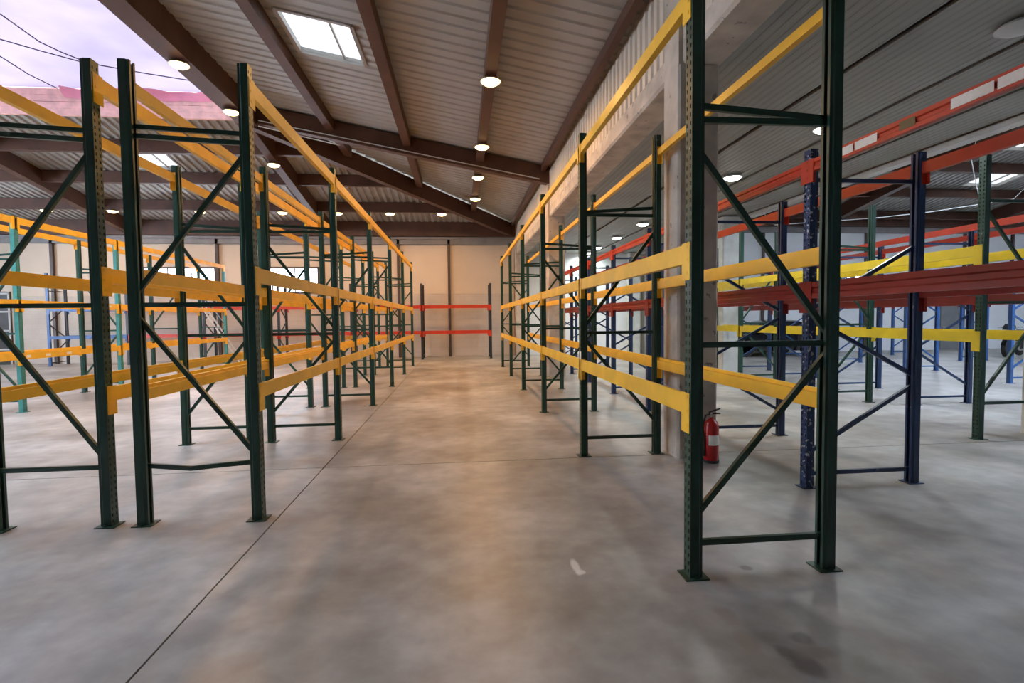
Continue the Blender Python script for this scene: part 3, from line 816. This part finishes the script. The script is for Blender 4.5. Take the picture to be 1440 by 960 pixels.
# ------------------------------------------------------------------ white ladder leaning inside the wall rack
t = thing('ladder', 'white ladder leaning inside the rack at the back wall', 'ladder', (-8.35, 20.72, 0))
for dy in (-.17, .17):
    obj('rail', MB().bar((0, dy, .0), (-1.36, dy, 2.2), .03, .07, (0, 1, 0)), M['trim'], t)
for i in range(1, 8):
    obj('rung', MB().bar((-1.36 * i / 8, -.17, 2.2 * i / 8), (-1.36 * i / 8, .17, 2.2 * i / 8), .03, .03), M['trim'], t)

# ------------------------------------------------------------------ parked black car
def car():
    t = thing('parked_car', 'black hatchback car parked side-on at the back of the right hall', 'car', (12.5, 19.95, 0))
    # stations along x: (x, sill z, belt z, half width)
    st = [(-2.08, .42, .62, .60), (-2.0, .30, .74, .74), (-1.6, .24, .88, .83), (-.9, .22, .93, .86), (.3, .22, .95, .86), (1.2, .22, .97, .86), (1.8, .26, .98, .80), (2.05, .36, .93, .70), (2.1, .50, .80, .62)]
    vs, fs = [], []
    for x_, z0, z1, w in st:
        vs += [(x_, -w * .93, z0), (x_, -w, (z0 + z1) / 2), (x_, -w * .95, z1 - .04), (x_, -w * .80, z1), (x_, w * .80, z1), (x_, w * .95, z1 - .04), (x_, w, (z0 + z1) / 2), (x_, w * .93, z0)]
    for i in range(len(st) - 1):
        for k in range(8):
            fs.append((i * 8 + k, i * 8 + (k + 1) % 8, i * 8 + 8 + (k + 1) % 8, i * 8 + 8 + k))
    fs += [tuple(range(8)), tuple(range((len(st) - 1) * 8, len(st) * 8))[::-1]]
    body = MB().add(vs, fs)
    # cabin shell
    cs = [(-1.15, .93, .93, .80), (-.45, .94, 1.34, .66), (.2, .95, 1.43, .66), (1.0, .96, 1.40, .65), (1.55, .97, 1.22, .64), (1.95, .97, .98, .66)]
    vs, fs = [], []
    for x_, z0, z1, w in cs:
        vs += [(x_, -.82, z0 - .02), (x_, -w, max(z1 - .03, z0)), (x_, -w * .85, z1 + .01), (x_, w * .85, z1 + .01), (x_, w, max(z1 - .03, z0)), (x_, .82, z0 - .02)]
    for i in range(len(cs) - 1):
        for k in range(6):
            fs.append((i * 6 + k, i * 6 + (k + 1) % 6, i * 6 + 6 + (k + 1) % 6, i * 6 + 6 + k))
    body.add(vs, fs)
    obj('body', body, M['car'], t, smooth=True)
    for sgn in (-1, 1):
        for pts in ([(-.80, .99), (-.38, 1.28), (.12, 1.36), (.12, 1.0)], [(.20, 1.0), (.20, 1.36), (.95, 1.33), (1.02, 1.02)], [(1.08, 1.03), (1.02, 1.31), (1.42, 1.22), (1.55, 1.06)]):
            vs = []
            for px, pz in pts:
                f_ = (pz - .95) / .42
                yy = (.825 - .165 * f_) * sgn
                vs.append((px, yy + .012 * sgn, pz))
            obj('side_window', MB().add(vs, [(0, 1, 2, 3)]), M['car_glass'], t)
        obj('door_mirror', MB().lathe([(0, -.08), (.05, -.06), (.065, 0), (.05, .06), (0, .08)], 10, (-.72, .95 * sgn, 1.0), 'x'), M['car'], t, smooth=True)
        obj('door_handle', MB().box(-.1, .08, .855 * sgn - .012, .855 * sgn + .012, .84, .87), M['car'], t)
        obj('tail_lamp', MB().box(1.96, 2.09, .62 * sgn - .06, .62 * sgn + .06, .70, .86), M['tail'], t)
        obj('head_lamp', MB().box(-2.06, -1.9, .60 * sgn - .1, .60 * sgn + .1, .62, .74), M['chrome'], t)
        for wx in (-1.32, 1.30):
            w = obj('wheel', MB().lathe([(.20, -.10), (.29, -.10), (.315, -.07), (.315, .07), (.29, .10), (.20, .10)], 28, (wx, .79 * sgn, .315), 'y'), M['black'], t, smooth=True)
            h = MB().lathe([(.0, .095), (.06, .095), (.07, .08), (.19, .08), (.20, .1)], 20, (wx, .79 * sgn, .315), 'y') if sgn > 0 else MB().lathe([(.0, -.095), (.06, -.095), (.07, -.08), (.19, -.08), (.20, -.1)], 20, (wx, .79 * sgn, .315), 'y')
            obj('hubcap', h, M['zinc'], w, smooth=True)
    obj('windscreen', MB().add([(-1.08, -.66, .97), (-1.08, .66, .97), (-.50, .56, 1.345), (-.50, -.56, 1.345)], [(0, 1, 2, 3)]), M['car_glass'], t)
    obj('rear_window', MB().add([(1.62, -.52, 1.22), (1.62, .52, 1.22), (1.93, .60, 1.02), (1.93, -.60, 1.02)], [(0, 1, 2, 3)]), M['car_glass'], t)
    obj('bumper', MB().box(-2.13, -1.95, -.62, .62, .34, .50), M['car'], t)
    obj('bumper', MB().box(1.98, 2.15, -.62, .62, .36, .54), M['car'], t)
car()

# ------------------------------------------------------------------ motorcycle
def motorcycle():
    t = thing('motorcycle', 'black and chrome motorcycle parked at the far right edge', 'motorcycle', (20.45, 17.1, 0), 0.45)
    for wx in (-.72, .70):
        w = obj('wheel', MB().lathe([(.19, -.06), (.25, -.085), (.30, -.06), (.32, 0), (.30, .06), (.25, .085), (.19, .06)], 28, (wx, 0, .32), 'y'), M['black'], t, smooth=True)
        sp = MB().lathe([(.0, -.05), (.05, -.05), (.05, .05), (0, .05)], 12, (wx, 0, .32), 'y')
        for k in range(10):
            a = k * math.pi / 5
            sp.bar((wx, 0, .32), (wx + .21 * math.cos(a), 0, .32 + .21 * math.sin(a)), .012, .012)
        sp.lathe([(.195, -.052), (.212, -.052), (.212, .052), (.195, .052)], 24, (wx, 0, .32), 'y')
        obj('wheel_rim', sp, M['chrome'], w)
        fd = MB(); vs = []
        for k in range(11):
            a = math.radians(20 + 14 * k)
            for yy in (-.07, .07): vs.append((wx + .36 * math.cos(a), yy, .32 + .36 * math.sin(a)))
        fd.add(vs, [(2 * k, 2 * k + 1, 2 * k + 3, 2 * k + 2) for k in range(10)])
        obj('mudguard', fd, M['car'], t, smooth=True)
    fk = MB()
    for yy in (-.09, .09): fk.tube([(-.72, yy, .32), (-.42, yy, .98)], .022, 8)
    obj('fork', fk, M['chrome'], t, smooth=True)
    obj('engine', MB().lathe([(.0, -.16), (.14, -.16), (.17, -.08), (.17, .08), (.14, .16), (0, .16)], 16, (.0, 0, .42), 'y').lathe([(.08, 0), (.085, .06), (.075, .08), (.085, .14), (.07, .2), (0, .2)], 14, (-.08, 0, .52)), M['zinc'], t, smooth=True)
    obj('frame', MB().tube([(-.44, 0, .88), (-.15, 0, .30), (.3, 0, .30), (.70, 0, .34)], .024, 8).tube([(-.44, 0, .88), (.15, 0, .74), (.62, 0, .66), (.70, 0, .34)], .022, 8), M['black'], t, smooth=True)
    obj('fuel_tank', MB().lathe([(.0, -.30), (.09, -.27), (.145, -.12), (.15, .05), (.11, .2), (.05, .27), (0, .28)], 18, (-.14, 0, .86), 'x'), M['car'], t, smooth=True)
    obj('seat', MB().prism([(.10, .80), (.16, .90), (.40, .86), (.62, .94), (.86, .98), (.84, .88), (.40, .76)], -.13, .13, 'xz'), M['black'], t)
    obj('exhaust', MB().tube([(-.10, -.14, .48), (-.22, -.17, .36), (.0, -.18, .24), (.4, -.18, .26)], .026, 10).tube([(.35, -.18, .26), (.95, -.19, .36)], .048, 12), M['chrome'], t, smooth=True)
    obj('handlebar', MB().tube([(-.30, -.38, 1.06), (-.36, -.26, 1.09), (-.42, -.08, 1.0), (-.42, .08, 1.0), (-.36, .26, 1.09), (-.30, .38, 1.06)], .014, 8), M['chrome'], t, smooth=True)
    obj('windscreen', MB().add([(-.56, -.17, 1.0), (-.56, .17, 1.0), (-.40, .13, 1.22), (-.40, -.13, 1.22), (-.47, -.19, 1.1), (-.47, .19, 1.1)], [(0, 1, 5, 4), (4, 5, 2, 3)]), M['car_glass'], t, smooth=True)
    obj('headlamp', MB().lathe([(.0, -.10), (.08, -.09), (.095, -.02), (.07, .06), (0, .09)], 16, (-.54, 0, .90), 'x'), M['chrome'], t, smooth=True)
    obj('side_stand', MB().tube([(.05, .12, .30), (.12, .24, .01)], .014, 8), M['zinc'], t)
motorcycle()
